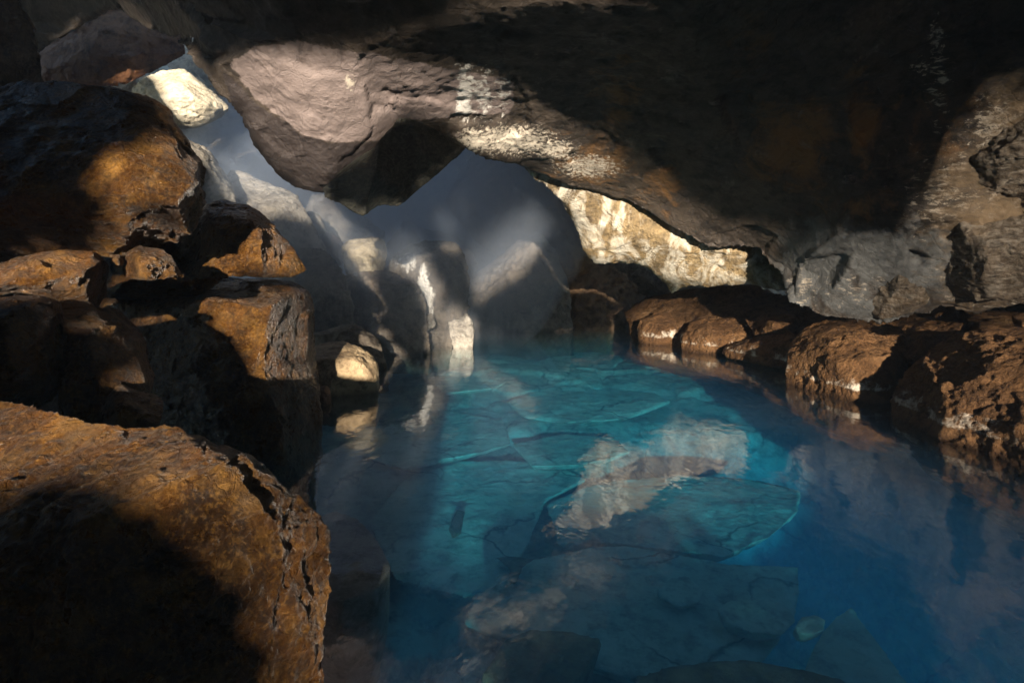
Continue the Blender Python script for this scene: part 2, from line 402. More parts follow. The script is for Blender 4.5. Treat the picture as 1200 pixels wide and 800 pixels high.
rock('cave_wall', None, None,
     [(600, 182, 8.25), (612, 194, 8.45), (626, 208, 8.7), (648, 224, 8.9), (661, 238, 9.0), (671, 264, 9.2), (682, 294, 9.4), (698, 311, 9.5), (722, 312, 9.45), (748, 308, 9.35), (762, 314, 9.4),
      (775, 334, 9.5), (786, 351, 9.6), (799, 341, 9.5), (814, 333, 9.35), (832, 343, 9.2), (850, 337, 9.1), (872, 334, 9.0), (895, 342, 8.85), (912, 347, 8.7), (945, 335, 8.6), (945, 270, 8.6), (880, 262, 8.7), (830, 245, 8.7),
      (740, 205, 8.75), (680, 185, 8.6), (620, 165, 8.2)],
     M['marble'], inner=[(700, 262, 8.95), (748, 284, 8.95), (690, 230, 8.8), (760, 258, 8.75), (800, 296, 8.85), (870, 302, 8.6), (720, 295, 9.15)],
     creases=[[(812, 292, 8.8), (828, 318, 9.1), (850, 337, 9.1)], [(648, 224, 8.9), (690, 248, 8.85), (730, 290, 9.05)]],
     back=(1.0, 2.4, 1.6), taper=.95, vox=.03, amp=.09, cell=.7, chip=.7, fine=1, seed=23, kind='structure')

rock('cave_back_wall', None, None,
     [(-500, -40, 14), (0, -30, 15), (300, -30, 15.5), (700, -100, 15.5), (1250, -200, 13), (1250, 470, 12), (700, 420, 14.5), (450, 440, 15.5), (100, 460, 14.5), (-500, 480, 13)],
     M['far'], inner=[(560, 210, 15.2), (620, 250, 14.6), (500, 240, 15.8), (660, 200, 14.2), (690, 300, 13.9), (600, 330, 14.8), (420, 200, 15.6), (330, 150, 15.8), (250, 220, 15), (700, 350, 13.8)],
     creases=[[(590, 185, 15.0), (575, 235, 14.7), (560, 262, 14.5)], [(640, 180, 14.6), (625, 250, 14.2), (600, 280, 14.4)]],
     back=(0, 2.5, 0), taper=1, vox=.11, amp=.35, cell=1.7, chip=1.2, fine=.6, seed=31, kind='structure')

rock('side_occluder', None, None,  # hidden wall added so skylight doesn't leak past the boulders
     [(-900, -300, 4.90), (-100, -150, 6.20), (40, 20, 6.60), (60, 120, 6.60), (120, 220, 6.40), (120, 420, 6.10), (300, 480, 6.20), (300, 640, 5.90), (-900, 900, 4.50)],
     M['brown'], inner=[(-300, 300, 5.50), (0, 350, 6.00)], back=(-.8, 1.2, 0), taper=.95, vox=.06, amp=.12, cell=.8, seed=41, kind='structure')

rock('bank', None, None,
     [(728, 365, 11.6), (760, 345, 11.8), (815, 338, 11.4), (880, 334, 10.6), (940, 345, 9.6), (1000, 348, 8.8), (1100, 346, 8.0), (1300, 345, 7.2), (1600, 345, 6.2), (1600, 900, 3.0), (1300, 700, 4.1), (1200, 590, 4.6),
      (1050, 500, 6.2), (925, 460, 7.6), (850, 432, 9.1), (790, 424, 9.9), (745, 414, 10.6)],
     M['earth'], inner=[(820, 375, 10.2), (900, 375, 9.2), (780, 372, 10.8), (860, 360, 10.1), (1000, 392, 7.6), (1150, 388, 6.2), (960, 400, 7.9), (1250, 392, 5.6)],
     back=(1.6, 1.5, -1.2), taper=.97, vox=.045, amp=.11, cell=.5, chip=.9, fine=1.3, seed=47, kind='structure')

# pool floor: one sheet of silt and broken rock
def pool_floor():
    nx, ny = 300, 330
    X, Y = np.meshgrid(np.linspace(-8, 9, nx), np.linspace(-2, 17, ny))
    x, y = X.ravel(), Y.ravel()
    p = np.stack([x, y, np.zeros_like(x)], 1)
    z = -.62 - .50 * smoothstep(-11.5, -5, -y)
    deep = smoothstep(.9, 2.0, x - .10 * (y - 4)) * smoothstep(8.6, 5.5, y) * (1 - .0 * y)
    z -= 2.9 * deep + .9 * smoothstep(3.4, 2.2, y)
    z -= 1.0 * smoothstep(-.2, -.9, x) * smoothstep(4.2, 3.0, y)
    ch, ed = chisel(np.stack([x, y, z * 0], 1) / 1.1, 71)
    z += .10 * ch + .05 * fbm(p / .5, 72, 4) + .22 * fbm(p / 2.2, 73, 3) - .06 * (1 - smoothstep(0, .06, ed))
    me = bpy.data.meshes.new('pool_floor')
    i = np.arange(nx * ny).reshape(ny, nx)
    q = np.stack([i[:-1, :-1], i[:-1, 1:], i[1:, 1:], i[1:, :-1]], -1).reshape(-1, 4)
    me.from_pydata(np.stack([x, y, z], 1).tolist(), [], q.tolist()); me.update()
    me.polygons.foreach_set('use_smooth', np.ones(len(me.polygons), bool))
    o = bpy.data.objects.new('pool_floor', me); COL.objects.link(o); me.materials.append(M['silt']); o['kind'] = 'structure'
pool_floor()

# ------------------------------------------------------------------ stones
GL, GF, GB, GU = 'fallen blocks along the near side of the cave', 'boulders at the far end of the pool', 'crusted rocks along the bank', 'slabs and stones under the water'

# --- near side, ochre
rock('boulder', 'huge ochre boulder with a rough flat top, nearest rock at the water', 'boulder',
     [(-200, 450, 2.3), (-60, 462, 2.25), (0, 468, 2.2), (30, 470, 2.2), (60, 480, 2.15), (100, 488, 2.1), (130, 494, 2.08), (180, 494, 2.06), (215, 492, 2.05), (240, 505, 2.02), (262, 515, 2.0), (280, 520, 1.98), (292, 532, 1.95),
      (315, 550, 1.92), (350, 580, 1.9), (375, 598, 1.9), (388, 616, 1.9), (391, 645, 1.92), (388, 690, 1.92), (387, 740, 1.9), (385, 800, 1.88), (384, 900, 1.85), (380, 1000, 1.8), (100, 1050, 1.5), (-200, 1000, 1.5)],
     M['gold'], inner=[(60, 540, 1.95), (160, 535, 1.85), (250, 700, 1.62), (330, 690, 1.72), (320, 800, 1.68), (200, 800, 1.55), (60, 750, 1.52)],
     creases=[[(-100, 630, 1.72), (0, 622, 1.68), (60, 612, 1.65), (110, 600, 1.63), (150, 588, 1.63), (190, 574, 1.66), (230, 553, 1.7), (255, 538, 1.74), (292, 532, 1.95)],
              [(230, 553, 1.7), (245, 590, 1.66), (250, 640, 1.63)], [(262, 545, 1.74), (300, 575, 1.72), (335, 620, 1.76), (340, 690, 1.74)]],
     back=(-.35, .5, -.9), taper=.95, vox=.0085, amp=.034, cell=.34, chip=1.25, fine=2.0, seed=101, group=GL)

rock('block', 'tall square ochre block with a cracked top edge standing in the water', 'boulder',
     [(112, 345, 5.30), (140, 328, 5.44), (180, 324, 5.58), (232, 322, 5.64), (300, 322, 5.78), (345, 331, 5.78), (361, 342, 5.71), (366, 370, 5.71), (368, 420, 5.64), (373, 460, 5.58), (374, 510, 5.44), (371, 560, 5.24), (368, 592, 5.10), (366, 680, 5.03),
      (250, 690, 4.62), (150, 620, 4.76), (118, 500, 4.90)],
     M['gold'], inner=[(220, 420, 4.65), (260, 480, 4.62), (210, 380, 4.83), (180, 450, 4.76), (348, 430, 5.24), (350, 520, 5.17)],
     creases=[[(140, 350, 5.06), (190, 360, 4.83), (230, 352, 4.79), (270, 358, 4.76), (300, 362, 4.79), (322, 352, 4.92), (345, 331, 5.78)],
              [(300, 362, 4.79), (312, 400, 4.76), (310, 440, 4.76), (325, 480, 4.76), (332, 540, 4.76), (335, 600, 4.76)],
              [(230, 352, 4.79), (200, 342, 5.10)]],
     back=(-.3, 1.2, -.1), vox=.019, amp=.05, cell=.42, chip=1.0, fine=1, seed=102, group=GL)

rock('boulder', 'big dark rounded boulder with glowing amber lower corner, leaning over the stack of blocks', 'boulder',
     [(-200, 90, 3.7), (0, 100, 4.0), (20, 95, 4.05), (60, 94, 4.1), (92, 93, 4.1), (120, 97, 4.1), (145, 104, 4.1), (165, 112, 4.1), (188, 130, 4.1), (193, 146, 4.05), (210, 166, 4.0), (225, 182, 3.98), (238, 196, 3.95), (242, 222, 3.95),
      (236, 262, 4.0), (222, 275, 4.0), (200, 288, 4.0), (162, 288, 4.0), (150, 302, 4.0), (80, 294, 3.95), (0, 308, 3.9), (-200, 330, 3.6)],
     M['gold'], inner=[(200, 210, 3.58), (140, 180, 3.55), (60, 180, 3.5), (100, 250, 3.5), (170, 230, 3.52), (210, 245, 3.62), (0, 220, 3.45), (120, 130, 3.8)],
     creases=[[(125, 225, 3.5), (150, 232, 3.5), (160, 260, 3.58), (162, 288, 4.0)], [(160, 260, 3.58), (185, 235, 3.55), (215, 215, 3.62)]],
     back=(-.6, 1.3, .4), vox=.017, amp=.06, cell=.5, chip=1.0, fine=1.6, seed=103, group=GL)

rock('slab', 'wedge of amber rock jutting toward the pool on top of the tall block', 'boulder',
     [(210, 262, 5.25), (232, 240, 5.37), (262, 233, 5.43), (292, 240, 5.43), (312, 252, 5.37), (325, 266, 5.31), (342, 288, 5.25), (362, 318, 5.12), (345, 325, 5.00), (320, 325, 4.88), (300, 325, 4.76), (285, 327, 4.70), (240, 328, 4.64), (205, 330, 4.76), (190, 300, 5.00)],
     M['gold'], inner=[(270, 285, 4.64), (250, 262, 4.82), (300, 290, 4.68)],
     creases=[[(262, 250, 5.00), (290, 258, 4.78), (308, 275, 4.71), (306, 300, 4.68), (308, 325, 4.79)], [(308, 275, 4.71), (322, 262, 5.12)]],
     back=(-.5, .9, .1), vox=.015, amp=.035, cell=.3, chip=.9, seed=104, group=GL)

rock('slab', 'pale topped amber slab resting below the dark leaning boulder, at the picture edge', 'boulder',
     [(-150, 330, 3.3), (0, 307, 3.45), (30, 299, 3.5), (62, 291, 3.5), (108, 292, 3.5), (118, 302, 3.5), (112, 330, 3.5), (106, 362, 3.5), (70, 358, 3.4), (30, 345, 3.3), (-150, 350, 3.1)],
     M['gold'], inner=[(60, 310, 3.25), (20, 325, 3.15)], creases=[[(0, 334, 3.12), (50, 334, 3.2), (85, 322, 3.3), (112, 312, 3.4)]], back=(-.4, .9, -.1), vox=.013, amp=.025, cell=.22, seed=105, group=GL)
rock('slab', 'flat amber slab with a smooth front in deep shade, lowest at the picture edge', 'boulder',
     [(-150, 362, 2.9), (0, 344, 3.0), (55, 345, 3.1), (66, 352, 3.1), (72, 376, 3.1), (78, 420, 3.1), (60, 470, 3.0), (-150, 560, 2.6)],
     M['gold'], inner=[(20, 430, 2.72)], creases=[[(-60, 372, 2.72), (0, 365, 2.78), (50, 350, 2.92), (55, 345, 3.1)]], back=(-.4, .7, -.1), vox=.013, amp=.03, cell=.25, seed=106, group=GL)
rock('stone', 'small wedge stone wedged between the tall block and the leaning boulder', 'stone',
     [(145, 318, 3.75), (150, 296, 3.8), (160, 291, 3.8), (195, 295, 3.85), (205, 308, 3.82), (219, 326, 3.75), (180, 328, 3.65), (152, 326, 3.68)],
     M['gold'], inner=[(175, 312, 3.52)], creases=[[(150, 296, 3.8), (165, 312, 3.56), (168, 327, 3.62)]], thick=.5, vox=.012, amp=.022, cell=.16, seed=107, group=GL)
rock('stone', 'tiny amber stone beside the wedge stone under the leaning boulder', 'stone',
     [(128, 308, 3.7), (133, 297, 3.75), (143, 298, 3.75), (146, 310, 3.7), (136, 313, 3.66)], M['gold'], inner=[(137, 305, 3.6)], thick=.2, vox=.01, amp=.012, cell=.1, seed=108, group=GL)
rock('stone', 'small lit chip of rock beside the tall block', 'stone',
     [(114, 360, 3.5), (120, 349, 3.55), (138, 350, 3.55), (140, 356, 3.5), (118, 364, 3.45)], M['gold'], inner=[(126, 356, 3.4)], thick=.25, vox=.01, amp=.012, cell=.1, seed=109, group=GL)
rock('boulder', 'rough split rock in front of the tall block, its lower half lost in shadow', 'boulder',
     [(70, 352, 3.35), (105, 358, 3.4), (112, 366, 3.4), (125, 372, 3.4), (140, 385, 3.35), (155, 402, 3.3), (170, 450, 3.25), (165, 520, 3.1), (70, 540, 3.0), (60, 420, 3.1)],
     M['gold'], inner=[(110, 420, 3.05)], creases=[[(72, 380, 3.08), (110, 390, 3.1), (125, 378, 3.2), (140, 385, 3.35)]], back=(-.3, .7, 0), vox=.013, amp=.035, cell=.2, seed=110, group=GL)
rock('stone', 'small pointed orange stone in the dark hollow above the near boulder', 'stone',
     [(118, 482, 2.9), (126, 462, 2.95), (140, 449, 3.0), (152, 460, 3.0), (170, 464, 3.0), (192, 470, 2.98), (190, 500, 2.8), (125, 505, 2.75)],
     M['gold'], inner=[(140, 475, 2.75)], creases=[[(140, 449, 3.0), (150, 468, 2.85), (135, 500, 2.74)]], thick=.4, vox=.011, amp=.02, cell=.15, seed=111, group=GL)
rock('boulder', 'shaded boulder deep in the joint behind the small wedge stone', 'boulder',
     [(84, 300, 4.9), (110, 276, 5.0), (160, 270, 5.1), (215, 276, 5.15), (252, 300, 5.2), (262, 322, 5.2), (240, 345, 5.1), (120, 360, 4.9)],
     M['gold'], inner=[(170, 310, 4.75)], thick=.8, vox=.02, amp=.05, cell=.4, seed=113, group=GL)
rock('slab', 'brown hanging slab under the ceiling above the leaning boulder', 'rock slab',
     [(-40, 110, 11.55), (15, 85, 11.55), (60, 45, 11.65), (95, 15, 11.65), (132, -10, 11.75), (170, 10, 11.85), (215, 40, 12.05), (222, 64, 12.15), (206, 75, 12.05), (182, 86, 11.95), (165, 92, 11.85), (150, 102, 11.75), (100, 104, 11.55), (60, 115, 11.55)],
     M['rust'], inner=[(130, 60, 11.45), (60, 80, 11.40), (180, 60, 11.75)], creases=[[(40, 90, 11.45), (110, 50, 11.40), (160, 62, 11.55), (215, 60, 12.05)]], back=(-1.0, 1.0, 1.2), vox=.045, amp=.09, cell=.8, seed=112, group=GL)

# --- left waterline
rock('boulder', 'tan flat topped boulder in the water beside the tall block, sunlit on top', 'boulder',
     [(360, 408, 6.9), (376, 403, 7.0), (396, 400, 7.1), (418, 404, 7.1), (432, 415, 7.0), (442, 424, 6.9), (446, 445, 6.8), (443, 466, 6.6), (440, 500, 6.6), (375, 500, 6.4), (360, 470, 6.5)],
     M['tan'], inner=[(395, 440, 6.42), (425, 440, 6.5)], creases=[[(360, 420, 6.6), (385, 418, 6.5), (415, 420, 6.5), (432, 428, 6.6), (436, 450, 6.55)]], thick=.7, vox=.022, amp=0.039, cell=.25, chip=1.15, fine=2.0, seed=120, group=GF)
rock('boulder', 'dark brown boulder with a thin bright rim just behind the tan one', 'boulder',
     [(360, 392, 8.1), (374, 388, 8.2), (390, 383, 8.2), (415, 380, 8.2), (425, 384, 8.2), (433, 392, 8.2), (445, 396, 8.2), (450, 408, 8.1), (456, 430, 8.0), (458, 460, 8.0), (400, 470, 7.9), (360, 430, 7.9)],
     M['far'], inner=[(415, 405, 7.75)], creases=[[(374, 392, 7.95), (410, 387, 7.9), (432, 398, 7.9)]], thick=.8, vox=.026, amp=0.046, cell=.3, chip=1.15, fine=2.0, seed=121, group=GF)
rock('stone', 'small dark round stone at the waterline beside the tan boulder', 'stone',
     [(370, 468, 6.2), (371, 457, 6.25), (380, 452, 6.25), (387, 458, 6.2), (389, 470, 6.15), (386, 485, 6.1), (372, 485, 6.1)], M['brown'], inner=[(379, 465, 6.08)], thick=.25, vox=.02, amp=0.016, cell=.15, chip=1.15, fine=2.0, seed=122, group=GF)
rock('boulder', 'broad grey boulder with a flat shaded face meeting the water', 'boulder',
     [(395, 345, 9.9), (404, 326, 9.9), (418, 318, 9.9), (434, 316, 9.9), (455, 318, 9.9), (485, 326, 9.9), (497, 345, 9.7), (502, 375, 9.5), (506, 400, 9.3), (507, 440, 9.3), (440, 440, 9.3), (400, 420, 9.4)],
     M['far'], inner=[(450, 360, 9.2), (470, 395, 9.15)], creases=[[(404, 335, 9.7), (432, 330, 9.35), (485, 332, 9.4)], [(432, 330, 9.35), (434, 380, 9.2), (438, 440, 9.15)]], thick=1.1, vox=.03, amp=0.065, cell=.45, chip=1.15, fine=2.0, seed=123, group=GF)
rock('boulder', 'domed boulder with a painted sunlit stripe down its side, highest over the far water', 'boulder',
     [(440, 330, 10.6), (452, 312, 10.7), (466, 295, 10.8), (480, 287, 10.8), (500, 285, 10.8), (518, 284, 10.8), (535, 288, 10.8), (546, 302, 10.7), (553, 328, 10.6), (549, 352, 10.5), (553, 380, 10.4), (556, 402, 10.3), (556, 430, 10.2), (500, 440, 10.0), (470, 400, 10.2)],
     M['highlight_paint'], inner=[(525, 320, 10.1), (530, 370, 10.1), (490, 300, 10.4)], creases=[[(480, 287, 10.8), (495, 310, 10.25), (500, 335, 10.15), (512, 370, 10.0), (515, 430, 9.95)], [(495, 310, 10.25), (470, 318, 10.4)]], thick=1.3, vox=.032, amp=0.091, cell=.45, chip=1.15, fine=2.0, seed=124, group=GF,
     paint=lambda v: dict(white=blob(v, [(497, 340, 14, 40, 1), (478, 310, 18, 16, .9), (505, 375, 8, 20, 1)])))  # mask for the sunlit stripe painted into the colour
rock('stone', 'jagged white stone low at the foot of the domed boulder', 'stone',
     [(524, 378, 10.0), (532, 372, 10.0), (540, 376, 10.0), (546, 366, 10.05), (553, 376, 10.0), (558, 388, 9.95), (556, 402, 9.9), (552, 420, 9.9), (532, 420, 9.9), (526, 392, 9.95)],
     M['white'], inner=[(540, 386, 9.75)], thick=.4, vox=.026, amp=0.065, cell=.16, chip=1.2, seed=125, group=GF)
rock('stone', 'small pale stone at the foot of the painted sunlit stripe on the domed boulder', 'stone',
     [(492, 382, 9.6), (498, 370, 9.65), (507, 366, 9.7), (511, 374, 9.65), (510, 384, 9.6), (500, 388, 9.55)], M['white'], inner=[(502, 377, 9.45)], thick=.3, vox=.025, amp=0.039, cell=.16, chip=1.15, fine=2.0, seed=126, group=GF)
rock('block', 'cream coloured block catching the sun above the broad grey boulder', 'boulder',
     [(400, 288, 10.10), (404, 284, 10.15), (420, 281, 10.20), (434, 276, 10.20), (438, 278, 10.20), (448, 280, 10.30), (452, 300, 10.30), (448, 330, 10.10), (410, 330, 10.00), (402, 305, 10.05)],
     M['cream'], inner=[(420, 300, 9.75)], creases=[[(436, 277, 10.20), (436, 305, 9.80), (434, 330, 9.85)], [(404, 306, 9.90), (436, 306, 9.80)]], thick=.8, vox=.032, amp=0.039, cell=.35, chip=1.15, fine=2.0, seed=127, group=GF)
rock('boulder', 'dark slumped boulder between the cream block and the domed boulder', 'boulder',
     [(440, 330, 12.6), (446, 300, 12.8), (455, 280, 12.9), (468, 266, 13), (482, 268, 13), (495, 282, 12.8), (505, 310, 12.4), (500, 345, 12.2), (450, 350, 12.2)],
     M['far'], inner=[(472, 300, 12.2)], thick=1.1, vox=.04, amp=0.078, cell=.5, chip=1.15, fine=2.0, seed=128, group=GF)
rock('boulder', 'long mauve brown boulder sloping down behind the domed boulder', 'boulder',
     [(463, 268, 14), (470, 258, 14), (480, 258, 14), (500, 270, 13.9), (520, 272, 13.8), (538, 278, 13.6), (552, 292, 13.4), (562, 310, 13.2), (560, 360, 13), (490, 360, 13.2)],
     M['far'], inner=[(520, 300, 13.1), (490, 285, 13.5)], thick=1.3, vox=.042, amp=0.091, cell=.6, chip=1.15, fine=2.0, seed=129, group=GF)
rock('boulder', 'big dark boulder with a sunlit slanting shoulder at the far waterline', 'boulder',
     [(546, 345, 12.6), (552, 328, 12.9), (566, 315, 13.1), (584, 302, 13.2), (603, 288, 13.2), (618, 276, 13.2), (634, 276, 13.1), (648, 292, 13), (660, 318, 12.9), (668, 350, 12.6), (672, 390, 12.3), (672, 430, 12.2), (555, 430, 12.2), (550, 380, 12.4)],
     M['far'], inner=[(590, 352, 12.0), (640, 350, 12.1), (590, 390, 11.8), (645, 385, 11.9)], creases=[[(556, 346, 12.3), (575, 336, 12.25), (600, 322, 12.3), (622, 286, 12.6)]], thick=1.4, vox=.04, amp=0.104, cell=.7, chip=1.15, fine=2.0, seed=130, group=GF)
rock('boulder', 'dim reddish boulder far back beyond the slanting shoulder', 'boulder',
     [(640, 310, 13.8), (655, 296, 13.9), (690, 300, 13.6), (730, 318, 13.2), (760, 350, 12.9), (762, 430, 12.5), (650, 430, 12.7)],
     M['brown'], inner=[(690, 345, 12.8), (720, 380, 12.4), (680, 390, 12.5)], thick=1.0, vox=.05, amp=0.130, cell=.8, chip=1.15, fine=2.0, seed=131, group=GF)

rock('boulder', 'huge dim brown slab leaning in the dark recess beyond the far boulders', 'boulder',
     [(520, 235, 14.6), (535, 205, 14.7), (560, 165, 14.6), (610, 160, 14.3), (650, 190, 13.9), (680, 240, 13.6), (700, 300, 13.4), (690, 350, 13.3), (630, 330, 13.6), (570, 290, 14.1), (540, 262, 14.4)],
     M['brown'], inner=[(620, 260, 13.2), (560, 230, 13.9)], creases=[[(560, 165, 14.6), (592, 205, 13.7), (580, 240, 13.7), (570, 290, 14.1)], [(592, 205, 13.7), (640, 215, 13.4), (660, 270, 13.1), (690, 350, 13.3)]], thick=1.2, vox=.045, amp=.1, cell=.8, chip=1.1, fine=1.5, seed=132, group=GF)

# --- entrance, far upper left
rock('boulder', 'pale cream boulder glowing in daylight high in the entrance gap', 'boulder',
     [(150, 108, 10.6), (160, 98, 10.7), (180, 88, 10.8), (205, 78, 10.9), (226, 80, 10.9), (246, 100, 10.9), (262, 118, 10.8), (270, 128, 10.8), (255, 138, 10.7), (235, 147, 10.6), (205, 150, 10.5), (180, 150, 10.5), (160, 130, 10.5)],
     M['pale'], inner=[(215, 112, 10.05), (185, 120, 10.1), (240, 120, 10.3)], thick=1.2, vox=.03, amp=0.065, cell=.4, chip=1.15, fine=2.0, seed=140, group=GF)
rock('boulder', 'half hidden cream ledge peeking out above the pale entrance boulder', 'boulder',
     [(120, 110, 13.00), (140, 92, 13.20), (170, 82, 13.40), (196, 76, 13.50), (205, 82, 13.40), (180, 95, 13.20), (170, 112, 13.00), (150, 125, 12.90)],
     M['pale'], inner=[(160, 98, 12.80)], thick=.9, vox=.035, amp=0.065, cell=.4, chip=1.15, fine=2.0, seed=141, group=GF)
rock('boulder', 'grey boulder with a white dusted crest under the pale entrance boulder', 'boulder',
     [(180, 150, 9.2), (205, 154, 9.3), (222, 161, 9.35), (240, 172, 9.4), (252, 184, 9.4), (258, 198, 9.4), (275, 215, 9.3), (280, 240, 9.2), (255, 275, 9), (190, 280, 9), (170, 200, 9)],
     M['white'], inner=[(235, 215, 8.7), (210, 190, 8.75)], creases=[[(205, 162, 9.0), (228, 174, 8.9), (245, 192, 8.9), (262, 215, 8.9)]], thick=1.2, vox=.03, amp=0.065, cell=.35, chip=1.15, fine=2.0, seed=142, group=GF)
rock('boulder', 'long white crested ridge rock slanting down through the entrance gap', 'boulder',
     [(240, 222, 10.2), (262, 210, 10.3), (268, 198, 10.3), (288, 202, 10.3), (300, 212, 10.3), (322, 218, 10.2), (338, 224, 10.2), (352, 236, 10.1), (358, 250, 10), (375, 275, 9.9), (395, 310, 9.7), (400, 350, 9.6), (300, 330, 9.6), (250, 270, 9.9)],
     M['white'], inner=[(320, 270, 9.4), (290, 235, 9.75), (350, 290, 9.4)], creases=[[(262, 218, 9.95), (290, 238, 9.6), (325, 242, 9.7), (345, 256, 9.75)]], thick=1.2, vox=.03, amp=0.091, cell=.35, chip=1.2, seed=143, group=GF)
rock('boulder', 'bluish hazy boulder behind the amber wedge, falling into shade', 'boulder',
     [(330, 320, 9.2), (345, 296, 9.3), (352, 288, 9.3), (380, 290, 9.3), (396, 305, 9.2), (405, 330, 9.1), (415, 370, 9.0), (410, 440, 8.8), (340, 440, 8.7)],
     M['far'], inner=[(375, 340, 8.7)], thick=1.0, vox=.03, amp=0.078, cell=.4, chip=1.15, fine=2.0, seed=144, group=GF)
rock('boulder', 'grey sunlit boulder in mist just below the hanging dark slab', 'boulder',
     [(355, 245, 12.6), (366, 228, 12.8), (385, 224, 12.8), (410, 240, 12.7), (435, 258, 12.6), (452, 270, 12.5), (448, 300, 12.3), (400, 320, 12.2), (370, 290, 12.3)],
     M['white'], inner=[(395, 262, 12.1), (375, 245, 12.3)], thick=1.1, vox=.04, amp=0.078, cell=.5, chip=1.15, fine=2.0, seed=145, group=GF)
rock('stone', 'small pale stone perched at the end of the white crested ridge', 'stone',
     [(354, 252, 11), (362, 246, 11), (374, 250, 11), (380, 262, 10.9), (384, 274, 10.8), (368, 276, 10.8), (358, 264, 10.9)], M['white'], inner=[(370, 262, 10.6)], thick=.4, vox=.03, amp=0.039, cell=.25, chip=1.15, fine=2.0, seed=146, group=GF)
rock('boulder', 'rusty boulder above the bluish hazy one', 'boulder',
     [(370, 296, 11.2), (378, 274, 11.4), (392, 272, 11.4), (402, 282, 11.3), (405, 310, 11.2), (380, 320, 11)], M['brown'], inner=[(388, 292, 11)], thick=.5, vox=.034, amp=0.052, cell=.35, chip=1.15, fine=2.0, seed=147, group=GF)

# --- broken slab hanging from the ceiling
rock('hanging_slab', 'dark glassy broken slab pointing down from the middle of the ceiling', 'rock slab',
     [(376, 222, 6.85), (380, 233, 6.85), (400, 240, 6.8), (412, 249, 6.78), (427, 254, 6.75), (434, 247, 6.8), (441, 240, 6.85), (455, 243, 6.95), (466, 245, 7.0), (482, 231, 7.1), (502, 214, 7.2), (530, 190, 7.35), (547, 174, 7.45),
      (530, 163, 7.3), (508, 152, 7.15), (487, 142, 6.95), (470, 136, 6.85), (462, 142, 6.8), (458, 154, 6.75), (444, 166, 6.65), (430, 190, 6.7), (405, 198, 6.75), (388, 212, 6.8)],
     M['slab'], inner=[(470, 190, 6.85), (500, 180, 7.05)], creases=[[(444, 166, 6.65), (440, 200, 6.55), (434, 225, 6.6), (427, 254, 6.75)]], back=(.15, .7, .55), taper=.9, vox=.018, amp=.02, cell=.3, chip=.7, fine=.5, seed=150)

# --- right bank
rock('boulder', 'largest brown bank boulder sloping into the water at the picture edge', 'boulder',
     [(1038, 460, 5.9), (1050, 448, 6.0), (1066, 430, 6.1), (1085, 415, 6.1), (1100, 402, 6.1), (1122, 390, 6.0), (1160, 384, 5.9), (1200, 379, 5.8), (1350, 385, 5.0), (1450, 430, 4.2), (1400, 640, 3.4), (1200, 600, 4.3), (1150, 575, 4.6), (1110, 555, 4.9), (1070, 525, 5.3), (1045, 485, 5.7)],
     M['bank'], inner=[(1130, 450, 5.1), (1200, 440, 4.8), (1090, 470, 5.35), (1200, 510, 4.4), (1150, 500, 4.75), (1100, 495, 5.1)],
     creases=[[(1085, 418, 5.8), (1098, 445, 5.3), (1112, 480, 5.0), (1106, 515, 4.88)], [(1160, 430, 5.0), (1200, 425, 4.95), (1260, 440, 4.6)]],
     back=(.9, .6, -.9), taper=.95, vox=.021, amp=.06, cell=.42, chip=1.1, fine=1.8, seed=160, group=GB)
rock('boulder', 'pitted brown bank boulder with a white crust patch, second from the picture edge', 'boulder',
     [(922, 420, 7.3), (926, 404, 7.5), (938, 390, 7.7), (960, 380, 7.7), (1000, 377, 7.4), (1038, 382, 7.1), (1058, 390, 6.9), (1068, 406, 6.7), (1062, 428, 6.5), (1046, 450, 6.3), (1040, 475, 6.1), (1035, 510, 6.0), (960, 500, 6.5), (928, 480, 6.9), (922, 450, 7.1)],
     M['bank'], inner=[(980, 420, 6.5), (1020, 420, 6.3), (950, 430, 6.8), (1000, 455, 6.25)], creases=[[(930, 412, 7.2), (970, 402, 6.8), (1010, 400, 6.65), (1050, 410, 6.5)]], back=(.7, .6, -.5), taper=.9, vox=.023, amp=.06, cell=.38, chip=1.1, fine=1.8, seed=161, group=GB)
rock('ledge', 'low flat bank ledge with a white crusted rim and an undercut over the water', 'boulder',
     [(846, 412, 9.0), (852, 404, 9.2), (872, 398, 9.2), (900, 388, 9.0), (922, 384, 8.6), (932, 396, 8.1), (930, 420, 7.9), (926, 434, 7.8), (900, 430, 8.1), (870, 424, 8.5), (852, 420, 8.8)],
     M['bank'], inner=[(890, 408, 8.3)], creases=[[(852, 408, 8.9), (880, 404, 8.5), (905, 404, 8.2), (925, 404, 7.9)]], back=(.6, .6, -.15), taper=.9, vox=.025, amp=.035, cell=.26, fine=1.6, seed=162, group=GB)
rock('boulder', 'crusted bank rock between two dark holes above the low ledge', 'boulder',
     [(797, 392, 9.9), (806, 380, 10.1), (820, 374, 10.1), (840, 374, 9.9), (860, 368, 9.8), (872, 378, 9.5), (880, 392, 9.2), (868, 402, 9.1), (848, 408, 9.2), (840, 420, 9.2), (800, 420, 9.5)],
     M['bank'], inner=[(832, 392, 9.3)], creases=[[(800, 394, 9.7), (830, 386, 9.45), (862, 390, 9.2)]], back=(.6, .7, -.3), taper=.9, vox=.027, amp=.05, cell=.28, fine=1.5, seed=163, group=GB)
